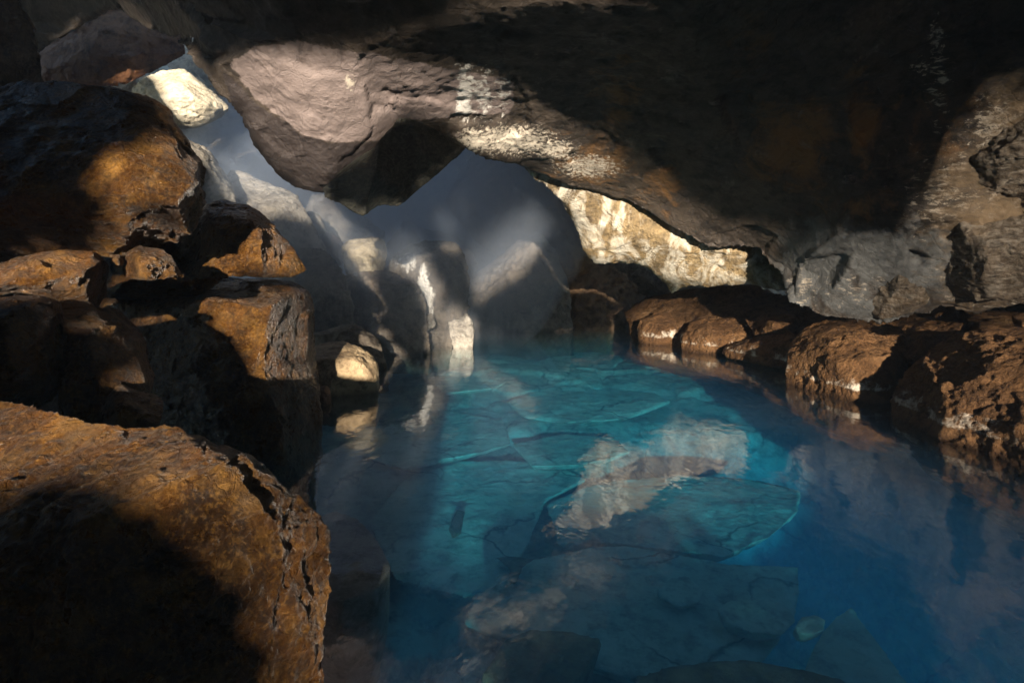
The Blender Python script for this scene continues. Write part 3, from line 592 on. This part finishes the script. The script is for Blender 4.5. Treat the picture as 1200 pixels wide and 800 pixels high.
rock('boulder', 'rounded bank rock at the far end of the crusted row', 'boulder',
     [(745, 385, 10.7), (750, 374, 10.8), (765, 366, 10.9), (785, 366, 10.8), (795, 376, 10.5), (797, 396, 10.2), (796, 430, 10.0), (765, 430, 10.1), (748, 410, 10.4)],
     M['bank'], inner=[(772, 390, 10.2)], creases=[[(750, 388, 10.5), (768, 380, 10.35), (790, 384, 10.2)]], back=(.6, .7, -.3), taper=.9, vox=.028, amp=.05, cell=.28, fine=1.5, seed=164, group=GB)
rock('boulder', 'brown crusted rock wedged beneath the grey ceiling lip behind the low ledge', 'boulder',
     [(872, 376, 9.3), (890, 364, 9.4), (915, 362, 9.2), (932, 372, 8.6), (930, 392, 8.3), (905, 392, 8.6), (884, 392, 8.9)],
     M['bank'], inner=[(905, 380, 8.5)], back=(.5, .6, -.2), taper=.9, vox=.025, amp=.05, cell=.25, fine=1.5, seed=165, group=GB)
rock('stone', 'square buff stone on top of the largest bank boulder', 'stone',
     [(1184, 380, 5.1), (1186, 370, 5.15), (1200, 366, 5.2), (1225, 368, 5.2), (1226, 384, 5.1), (1200, 386, 5.0)], M['bank'], inner=[(1202, 377, 4.95)], thick=.25, vox=.016, amp=.015, cell=.12, seed=166, group=GB)
rock('boulder', 'shadowed rock filling the gap under the ceiling behind the two largest bank boulders', 'boulder',
     [(1040, 400, 6.9), (1060, 382, 7.1), (1090, 374, 7.0), (1130, 376, 6.6), (1120, 395, 6.4), (1095, 410, 6.4), (1070, 425, 6.4)],
     M['bank'], inner=[(1085, 395, 6.5)], back=(.4, .5, -.4), taper=.9, vox=.022, amp=.04, cell=.25, fine=1.4, seed=168, group=GB)

# --- rock bulging out of the wall on the other side
GW = 'rock bulges on the wall above the bank'
rock('rock_bulge', 'buff veined rock bulge low on the wall above the largest bank boulder', 'rock',
     [(1104, 268, 6.52), (1125, 252, 6.42), (1165, 243, 6.32), (1210, 236, 6.22), (1330, 228, 5.72), (1350, 330, 5.62), (1230, 346, 6.02), (1180, 352, 6.12), (1138, 352, 6.32), (1112, 332, 6.47)],
     M['bulge'], inner=[(1190, 285, 5.77), (1240, 300, 5.62)], creases=[[(1125, 262, 6.17), (1160, 285, 5.92), (1150, 325, 6.02), (1138, 352, 6.32)]], thick=.9, vox=.022, amp=.06, cell=.34, chip=1.1, fine=1.8, seed=170, group=GW)
rock('rock_bulge', 'highest veined rock bulge on the wall, crusted with pale mineral flecks', 'rock',
     [(1118, 205, 6.30), (1132, 165, 6.25), (1150, 128, 6.20), (1182, 104, 6.10), (1220, 90, 6.00), (1330, 70, 5.40), (1350, 210, 5.40), (1230, 226, 5.90), (1180, 234, 6.10), (1142, 236, 6.20)],
     M['bulge'], inner=[(1185, 165, 5.62), (1230, 150, 5.40)], creases=[[(1135, 190, 6.05), (1165, 178, 5.75), (1175, 215, 5.85)]], thick=.9, vox=.022, amp=.07, cell=.32, chip=1.1, fine=1.9, seed=171, group=GW)
rock('rock_bulge', 'grey brown rock bulge under the ceiling lip above the pitted bank boulder', 'rock',
     [(1006, 318, 7.30), (1030, 298, 7.20), (1066, 290, 7.05), (1096, 298, 6.90), (1108, 322, 6.75), (1100, 352, 6.70), (1070, 368, 6.80), (1030, 374, 7.00), (1006, 352, 7.20)],
     M['bulge'], inner=[(1055, 328, 6.68)], creases=[[(1030, 310, 7.00), (1060, 318, 6.72), (1085, 345, 6.65)]], thick=.7, vox=.022, amp=.05, cell=.3, chip=1.1, fine=1.8, seed=172, group=GW)

# --- under the water
def under(name, label, cat, pts, z, t=.25, inner=(), tilt=None, mat='floor', vox=.022, amp=.02, cell=.35, seed=None):
    def zz(x, y): return z if tilt is None else z + tilt[0] * (x - pts[0][0]) / 100 + tilt[1] * (y - pts[0][1]) / 100
    z = z - .03
    return rock(name, label, cat, [W(x, y, zz(x, y)) for x, y in pts], M[mat], inner=[W(x, y, zz(x, y)) for x, y in inner], back=(0, .12, -t), taper=.72, vox=vox, amp=amp * .6, cell=cell, chip=.35, fine=1.2, seed=seed, group=GU)
under('slab', 'broad straight edged slab under the water, its corner cut square against the deep', 'rock slab',
      [(690, 640), (730, 637), (790, 648), (860, 659), (938, 662), (941, 690), (935, 722), (900, 770), (860, 800), (800, 815), (690, 780), (600, 745), (540, 730), (555, 690), (600, 660)], -.92, .35, [(750, 700), (850, 700), (680, 700)], seed=201)
under('slab', 'triangular slab under the water with one point toward the deep blue', 'rock slab',
      [(998, 708), (1035, 760), (1075, 815), (1060, 840), (930, 830), (945, 775), (965, 738)], -.8, .3, seed=202)
under('stone', 'fist shaped stone lying under the water beside the triangular slab', 'stone',
      [(931, 733), (940, 722), (955, 719), (968, 727), (966, 738), (955, 744), (938, 742)], -.6, .16, [(950, 731)], vox=.014, amp=.015, cell=.15, seed=203)
under('stone', 'oval stone sunk on the broad submerged slab', 'stone',
      [(768, 690), (785, 676), (806, 672), (826, 690), (824, 704), (800, 710), (778, 703)], -.82, .16, [(800, 690)], vox=.016, amp=.02, cell=.2, seed=204)
under('slab', 'long loaf shaped submerged stone near the square corner of the broad slab', 'rock slab',
      [(840, 712), (858, 701), (890, 700), (920, 706), (934, 724), (915, 742), (880, 740), (850, 728)], -.78, .2, [(890, 718)], vox=.016, amp=.02, cell=.25, seed=205)
under('slab', 'brown tinted submerged slab at the bottom of the view', 'rock slab',
      [(745, 790), (800, 776), (870, 772), (940, 780), (1000, 800), (1010, 860), (720, 860)], -.42, .4, mat='tan', seed=206)
under('slab', 'short brown topped submerged slab below the broken plates', 'rock slab',
      [(592, 745), (620, 736), (670, 738), (704, 745), (700, 765), (678, 800), (640, 850), (600, 850), (560, 790)], -.5, .4, mat='tan', seed=207)
under('slab', 'large rounded submerged plate curving toward the deep blue', 'rock slab',
      [(640, 590), (700, 565), (790, 556), (880, 562), (938, 575), (936, 600), (905, 628), (850, 653), (780, 645), (700, 632), (650, 640)], -.93, .3, [(800, 600)], vox=.03, amp=.03, cell=.5, seed=208)
under('slab', 'wide pale submerged plate with dark cracks in the middle of the pool', 'rock slab',
      [(430, 610), (470, 560), (540, 540), (600, 538), (660, 545), (690, 560), (640, 585), (620, 640), (590, 690), (540, 700), (460, 680)], -.92, .25, [(550, 600)], vox=.026, amp=.035, cell=.45, seed=209)
under('slab', 'flat submerged plate beyond the middle of the pool', 'rock slab',
      [(590, 470), (640, 448), (700, 445), (760, 452), (790, 470), (740, 490), (660, 495), (610, 488)], -.68, .2, vox=.035, amp=.04, cell=.6, seed=210)
under('slab', 'far submerged plate lying toward the shadowed end of the pool', 'rock slab',
      [(620, 425), (660, 412), (700, 411), (735, 420), (720, 432), (660, 436)], -.5, .2, vox=.04, amp=.04, cell=.6, seed=211)
under('slab', 'submerged plate near the domed boulder', 'rock slab',
      [(500, 440), (550, 428), (600, 424), (610, 440), (580, 455), (520, 462)], -.58, .2, vox=.036, amp=.04, cell=.6, seed=212)
under('slab', 'submerged plate beside the tan boulder reflection', 'rock slab',
      [(450, 500), (520, 480), (590, 492), (600, 520), (540, 535), (470, 550), (430, 535)], -.78, .2, vox=.03, amp=.035, cell=.5, seed=213)
under('slab', 'small turquoise lit submerged plate between the two larger middle plates', 'rock slab',
      [(600, 520), (660, 508), (720, 512), (740, 530), (680, 545), (620, 545)], -.80, .2, vox=.026, amp=.03, cell=.4, seed=214)
under('boulder', 'pale grey boulder just under the surface beside the near ochre boulder', 'boulder',
      [(360, 610), (392, 597), (420, 606), (440, 630), (458, 662), (440, 690), (400, 705), (360, 700)], -.05, .9, [(400, 640)], mat='white', vox=.014, amp=.025, cell=.25, seed=215)
under('stone', 'dark chip lying on the pale cracked plate', 'stone', [(525, 620), (535, 596), (545, 598), (540, 625), (530, 632)], -.86, .08, mat='brown', vox=.012, amp=.01, cell=.12, seed=216)
under('stone', 'dark forked chip on the broad submerged slab', 'stone', [(580, 652), (600, 651), (628, 654), (612, 664), (606, 682), (590, 690), (600, 668)], -.83, .07, mat='brown', vox=.012, amp=.01, cell=.12, seed=217)

# ------------------------------------------------------------------ sun patches cast through an added blocker wall (see below)
LIT = [
    ([(462, 266), (480, 255), (540, 277), (562, 312), (520, 302), (480, 285)], 12.6, 15.0, .4, 8),
    ([(25, 88), (60, 52), (95, 25), (130, 14), (205, 55), (215, 70), (150, 102)], 10.3, 13.5, .4, 18),  # where daylight patches fall: outline in picture directions, nearest and farthest distance
    ([(-60, 490), (30, 462), (130, 485), (240, 498), (300, 512), (322, 550), (250, 600), (150, 600), (90, 572), (0, 582), (-60, 590)], 1.4, 2.5, 1.0, 12),
    ([(190, 605), (250, 545), (320, 548), (396, 610), (398, 830), (330, 800), (275, 740), (235, 680), (200, 640)], 1.3, 2.2, 0.62, 25),
    ([(125, 326), (215, 320), (240, 345), (300, 350), (348, 338), (352, 400), (330, 410), (335, 570), (270, 530), (230, 470), (190, 440), (182, 400), (150, 372)], 4.2, 6.0, 0.95, 10),
    ([(105, 200), (190, 160), (242, 198), (240, 262), (215, 258), (192, 240), (166, 250), (164, 292), (130, 285)], 3.3, 4.15, 0.9, 16),
    ([(222, 318), (262, 292), (275, 262), (292, 238), (322, 262), (338, 300), (348, 320)], 4.2, 5.7),
    ([(-60, 300), (110, 288), (125, 330), (108, 365), (75, 350), (50, 345), (-60, 358)], 2.6, 3.7),
    ([(74, 352), (150, 386), (156, 402), (112, 392), (75, 378)], 2.9, 3.5), ([(143, 292), (200, 292), (222, 327), (158, 327)], 3.4, 3.9), ([(118, 450), (152, 446), (164, 466), (130, 492)], 2.6, 3.1),
    ([(250, 84), (300, 66), (420, 72), (520, 92), (560, 62), (620, 60), (660, 150), (722, 190), (740, 242), (640, 206), (545, 178), (530, 158), (500, 140), (470, 137), (444, 164), (430, 190), (405, 198), (385, 214), (378, 236), (320, 205), (280, 150)], 5.3, 9.0, 1.0, 16),
    ([(600, 178), (940, 245), (940, 348), (700, 318), (660, 280)], 8.2, 10.8),
    ([(900, 310), (950, 285), (1040, 285), (1060, 385), (925, 372)], 5.9, 8.6, 0.5, 25),
    ([(1050, 290), (1080, 225), (1120, 190), (1150, 110), (1180, 85), (1230, 85), (1230, 372), (1050, 385)], 4.6, 8.0, 0.5, 75),
    ([(735, 350), (930, 378), (1060, 385), (1120, 384), (1230, 372), (1230, 580), (1050, 500), (730, 430)], 4.0, 11.5, 0.85, 20),
    ([(362, 396), (400, 396), (450, 420), (446, 480), (372, 480)], 6.2, 7.3), ([(362, 380), (430, 376), (458, 396), (430, 398), (375, 394)], 7.6, 8.4), ([(440, 410), (458, 400), (460, 450), (444, 450)], 7.6, 8.4),
    ([(398, 314), (435, 312), (434, 350), (420, 366), (398, 345)], 9.0, 10.1),
    ([(446, 318), (480, 283), (502, 284), (500, 312), (516, 340), (514, 440), (504, 400), (500, 345), (470, 322)], 9.97, 11.0), ([(505, 282), (540, 286), (530, 300)], 9.8, 11.0),
    ([(520, 362), (562, 362), (562, 425), (520, 425)], 9.4, 10.2), ([(488, 364), (514, 364), (514, 392), (488, 392)], 9.2, 9.9),
    ([(398, 280), (438, 274), (436, 309), (404, 309)], 9.4, 10.6), ([(548, 332), (620, 272), (642, 280), (612, 320), (580, 340), (558, 358)], 11.6, 13.5),
    ([(145, 70), (275, 70), (275, 155), (145, 155)], 9.6, 12.2), ([(190, 148), (225, 156), (260, 186), (262, 205), (238, 188), (215, 172)], 8.4, 9.6),
    ([(252, 205), (290, 196), (362, 238), (364, 262), (312, 246), (322, 262), (270, 238)], 9.0, 10.5), ([(352, 225), (420, 240), (400, 280), (370, 285)], 10.4, 13.0), ([(520, 185), (560, 175), (596, 192), (594, 236), (572, 266), (530, 255)], 13.0, 17, 0.5, 20),
    ([(392, 600), (430, 605), (462, 665), (430, 690), (392, 700)], 2.2, 4.2),
    ([(470, 415), (760, 400), (900, 460), (950, 590), (880, 650), (700, 640), (600, 700), (520, 660), (450, 600), (440, 520)], 2.0, 13.0, 0.9, 35),
]
SHADE = [([(374, 224), (388, 208), (430, 186), (444, 160), (470, 132), (500, 142), (555, 174), (500, 225), (427, 262)], 5.5, 8.2),
         ([(436, 312), (480, 322), (500, 332), (509, 400), (509, 442), (425, 442), (422, 366), (434, 350)], 8.8, 9.96)]   # stays dark
def cut_gobo_wall(D=4.6, cell=.055):
    """Unseen gobo added behind the viewer: a thick wall with holes cut to cast the daylight patches."""
    U = Vector((math.cos(SUN_AZ), -math.sin(SUN_AZ), 0)); Vv = SUN.cross(U); Vv = Vv if Vv.z > 0 else -Vv
    us = np.arange(-13, 11, cell); vs = np.arange(-4.5, 9.2, cell)
    bpy.context.view_layer.update(); dg = bpy.context.evaluated_depsgraph_get()
    hits = np.zeros((len(vs), len(us), 4))
    o0 = SUN * D
    for a, vv in enumerate(vs):
        for b, uu in enumerate(us):
            ok, loc, nrm, idx, ob, mtx = scn.ray_cast(dg, o0 + U * float(uu) + Vv * float(vv), -SUN)
            if ok and loc.y > .3: hits[a, b] = (loc.x, loc.y, loc.z, 1)
    h = hits.reshape(-1, 4); x, y = pix(h[:, :3]); d = h[:, 1]
    f = np.zeros(len(h))
    for e in LIT:
        poly, d0, d1 = e[:3]; lev = e[3] if len(e) > 3 else 1.0; soft = e[4] if len(e) > 4 else 5.0
        q = sum(inpoly(x + soft * math.cos(k * 2.4) * math.sqrt(k / 20), y + soft * math.sin(k * 2.4) * math.sqrt(k / 20), poly).astype(float) for k in range(20)) / 20
        if d0 == 2.0: q = q * (h[:, 2] < -.08)          # daylight meant for the pool floor
        f = np.maximum(f, q * lev * ((d > d0) & (d < d1)))
    for poly, d0, d1 in SHADE: f *= ~(inpoly(x, y, poly) & (d > d0) & (d < d1))
    f = np.where(f < .2, 0, f)
    f = (f * (h[:, 3] > 0)).reshape(len(vs), len(us))
    ii, jj = np.meshgrid(np.arange(len(us)), np.arange(len(vs)))
    # holes in the added wall are dithered toward the rim of every opening, so the light falls off softly
    B = np.array([[0, 8, 2, 10], [12, 4, 14, 6], [3, 11, 1, 9], [15, 7, 13, 5]]); th = (B[jj % 4, ii % 4] + .5) / 16 + .05 * (np.random.RandomState(3).rand(*f.shape) - .5)
    op = f > np.clip(th, .04, .97)
    V, Fq, idx = [], [], {}
    T = SUN * 1.8
    def vid(a, b, k):
        q = (a, b, k)
        if q not in idx:
            idx[q] = len(V); V.append(tuple(o0 + U * float(us[0] + b * cell) + Vv * float(vs[0] + a * cell) + T * k))
        return idx[q]
    na, nb = op.shape
    # greedy rows: merge solid runs into long quads
    for a in range(na):
        b = 0
        while b < nb:
            if op[a, b]: b += 1; continue
            e = b
            while e < nb and not op[a, e]: e += 1
            for k in (0, 1): Fq.append((vid(a, b, k), vid(a, e, k), vid(a + 1, e, k), vid(a + 1, b, k)))
            for bb in (b, e):
                if 0 < bb < nb: Fq.append((vid(a, bb, 0), vid(a + 1, bb, 0), vid(a + 1, bb, 1), vid(a, bb, 1)))
            b = e
    me = bpy.data.meshes.new('gobo_wall'); me.from_pydata(V, [], Fq); me.update(); me.materials.append(M['dark'])
    o = bpy.data.objects.new('gobo_wall', me); COL.objects.link(o); o['kind'] = 'structure'
    print('OPEN CELLS', int(op.sum()))
def plate(name, pts, t):
    n = len(pts); V = [tuple(p) for p in pts] + [(p[0], p[1], p[2] + t) for p in pts]
    Fq = [tuple(range(n)), tuple(range(2 * n - 1, n - 1, -1))] + [(k, (k + 1) % n, n + (k + 1) % n, n + k) for k in range(n)]
    me = bpy.data.meshes.new(name); me.from_pydata(V, [], Fq); me.update(); me.materials.append(M['dark'])
    o = bpy.data.objects.new(name, me); COL.objects.link(o); o['kind'] = 'structure'
cut_gobo_wall()

plate('sky_blocker_roof', [(-10, -7, 9.0), (2.0, -7, 9.0), (2.0, 4.5, 9.0), (-4.5, 4.5, 9.0), (-10, 2.5, 9.0)], .6)      # unseen roof added to block sky, with a gap left for skylight
plate('sky_blocker_roof', [(7.0, -7, 9.0), (11, -7, 9.0), (11, 7, 9.0), (7.0, 7, 9.0)], .6)
plate('sky_blocker_roof', [(2.0, -7, 9.0), (7.0, -7, 9.0), (7.0, -3, 9.0), (2.0, -3, 9.0)], .6)
def wall(name, a, b, z0, z1, t=.6):
    a, b = Vector(a), Vector(b); nrm = Vector((-(b - a).y, (b - a).x)).normalized() * t
    pts = [(a.x, a.y, z0), (b.x, b.y, z0), (b.x + nrm.x, b.y + nrm.y, z0), (a.x + nrm.x, a.y + nrm.y, z0)]
    plate(name, pts, z1 - z0)
plate('sky_blocker_roof', [(-1.4, 8.6, 6.6), (9, 8.6, 6.6), (9, 17, 6.6), (-1.4, 17, 6.6)], .6)  # unseen plate added to keep sky off the right of the far chamber
wall('sky_blocker_side', (-9.5, 3.6), (-9.5, -7), -3, 10)  # unseen side plates added to stop sky light leaking in
wall('sky_blocker_side', (8.6, -7), (8.6, 10), -3, 10)

# ------------------------------------------------------------------ water
def box(name, x0, x1, y0, y1, z0, z1, mat, **props):
    v = [(x, y, z) for z in (z0, z1) for y in (y0, y1) for x in (x0, x1)]
    f = [(0, 2, 3, 1), (4, 5, 7, 6), (0, 1, 5, 4), (2, 6, 7, 3), (0, 4, 6, 2), (1, 3, 7, 5)]
    me = bpy.data.meshes.new(name); me.from_pydata(v, [], f); me.update(); me.materials.append(mat)
    o = bpy.data.objects.new(name, me); COL.objects.link(o)
    for k, q in props.items(): o[k] = q
    return o
g = G('pool_water')
tc = g.n('ShaderNodeTexCoord').outputs['Object']
mp = g.n('ShaderNodeMapping'); mp.inputs['Scale'].default_value = (1.0, .6, 1); g.l(tc, mp.inputs['Vector'])
wn = g.math('ADD', g.noise(mp.outputs['Vector'], 5.0, 3, .5, .3), g.math('MULTIPLY', g.noise(mp.outputs['Vector'], 1.3, 2, .5), 1.2))
bp = g.n('ShaderNodeBump'); bp.inputs['Distance'].default_value = .0045; g.l(wn, bp.inputs['Height'])
ge = g.n('ShaderNodeNewGeometry'); dp = g.n('ShaderNodeVectorMath', operation='DOT_PRODUCT'); g.l(ge.outputs['Normal'], dp.inputs[0]); g.l(ge.outputs['Incoming'], dp.inputs[1])
co_ = g.math('SUBTRACT', 1.0, g.math('ABSOLUTE', dp.outputs['Value']), True)
frs = g.math('ADD', .022, g.math('MULTIPLY', g.math('POWER', co_, 3.8), .96), True)      # reflection grows toward grazing views
gl = g.n('ShaderNodeBsdfAnisotropic' if False else 'ShaderNodeBsdfGlossy'); gl.inputs['Roughness'].default_value = .055; gl.inputs['Color'].default_value = (1, 1, 1, 1); g.l(bp.outputs['Normal'], gl.inputs['Normal'])
tr = g.n('ShaderNodeBsdfTransparent')
mx = g.n('ShaderNodeMixShader'); g.l(frs, mx.inputs[0]); g.l(tr.outputs[0], mx.inputs[1]); g.l(gl.outputs[0], mx.inputs[2]); g.l(mx.outputs[0], g.out.inputs['Surface'])
va = g.n('ShaderNodeVolumeAbsorption'); va.inputs['Color'].default_value = (.0, .79, .96, 1); va.inputs['Density'].default_value = .45
vs_ = g.n('ShaderNodeVolumeScatter'); vs_.inputs['Color'].default_value = (.1, .5, 1, 1); vs_.inputs['Density'].default_value = .06; vs_.inputs['Anisotropy'].default_value = .0
ad = g.n('ShaderNodeAddShader'); g.l(va.outputs[0], ad.inputs[0]); g.l(vs_.outputs[0], ad.inputs[1]); g.l(ad.outputs[0], g.out.inputs['Volume'])
box('pool_water', -9, 10, -3, 18, -7, 0, g.m, kind='structure')

# ------------------------------------------------------------------ mist in the cave air
g = G('cave_haze')
pv = g.n('ShaderNodeVolumePrincipled'); pv.inputs['Color'].default_value = (.60, .76, 1.0, 1); pv.inputs['Density'].default_value = .004; pv.inputs['Anisotropy'].default_value = .6
g.l(pv.outputs[0], g.out.inputs['Volume'])
HAZE = True
if HAZE: box('haze', -22, 22, -14, 22, -9, 12.5, g.m, kind='stuff')

# warm steam hanging over the far end of the pool and in the entrance
def steam():
    import bmesh
    bm = bmesh.new(); bmesh.ops.create_icosphere(bm, subdivisions=4, radius=1)
    for v in bm.verts:
        p = np.array([list(v.co)]); k = 1 + .22 * float(fbm(p * 1.3, 401, 3)[0])
        v.co = Vector((-2.9 + v.co.x * 4.3 * k, 11.6 + v.co.y * 3.6 * k, 2.2 + v.co.z * 3.2 * k))
    me = bpy.data.meshes.new('steam'); bm.to_mesh(me); bm.free()
    g = G('steam_air'); pv = g.n('ShaderNodeVolumePrincipled'); pv.inputs['Color'].default_value = (.74, .84, 1.0, 1); pv.inputs['Density'].default_value = .19; pv.inputs['Anisotropy'].default_value = .3
    g.l(pv.outputs[0], g.out.inputs['Volume']); me.materials.append(g.m)
    o = bpy.data.objects.new('steam', me); COL.objects.link(o); o['kind'] = 'stuff'
steam()

# ------------------------------------------------------------------ light
w = bpy.data.worlds.new('World'); scn.world = w; w.use_nodes = True
nt = w.node_tree; bg = nt.nodes['Background']; sk = nt.nodes.new('ShaderNodeTexSky'); sk.sky_type = 'NISHITA'; sk.sun_disc = False; sk.dust_density = .1; sk.air_density = 1.0; sk.ozone_density = 2.0
sk.sun_elevation = SUN_EL; sk.sun_rotation = math.atan2(SUN.x, SUN.y); nt.links.new(sk.outputs[0], bg.inputs[0]); bg.inputs[1].default_value = .15
sl = bpy.data.lights.new('sun', 'SUN'); sl.energy = 4.3; sl.angle = math.radians(1.0); sl.color = (1, .90, .76)
so = bpy.data.objects.new('sun', sl); COL.objects.link(so); so.rotation_euler = SUN.to_track_quat('Z', 'Y').to_euler()

scn.view_settings.view_transform = 'Standard'; scn.view_settings.look = 'None'; scn.view_settings.exposure = 2.0; scn.view_settings.gamma = 1
c = scn.cycles
c.caustics_reflective = False; c.caustics_refractive = False; c.use_denoising = True; c.max_bounces = 8; c.diffuse_bounces = 4; c.glossy_bounces = 3; c.transparent_max_bounces = 10; c.volume_bounces = 1; c.sample_clamp_indirect = 6
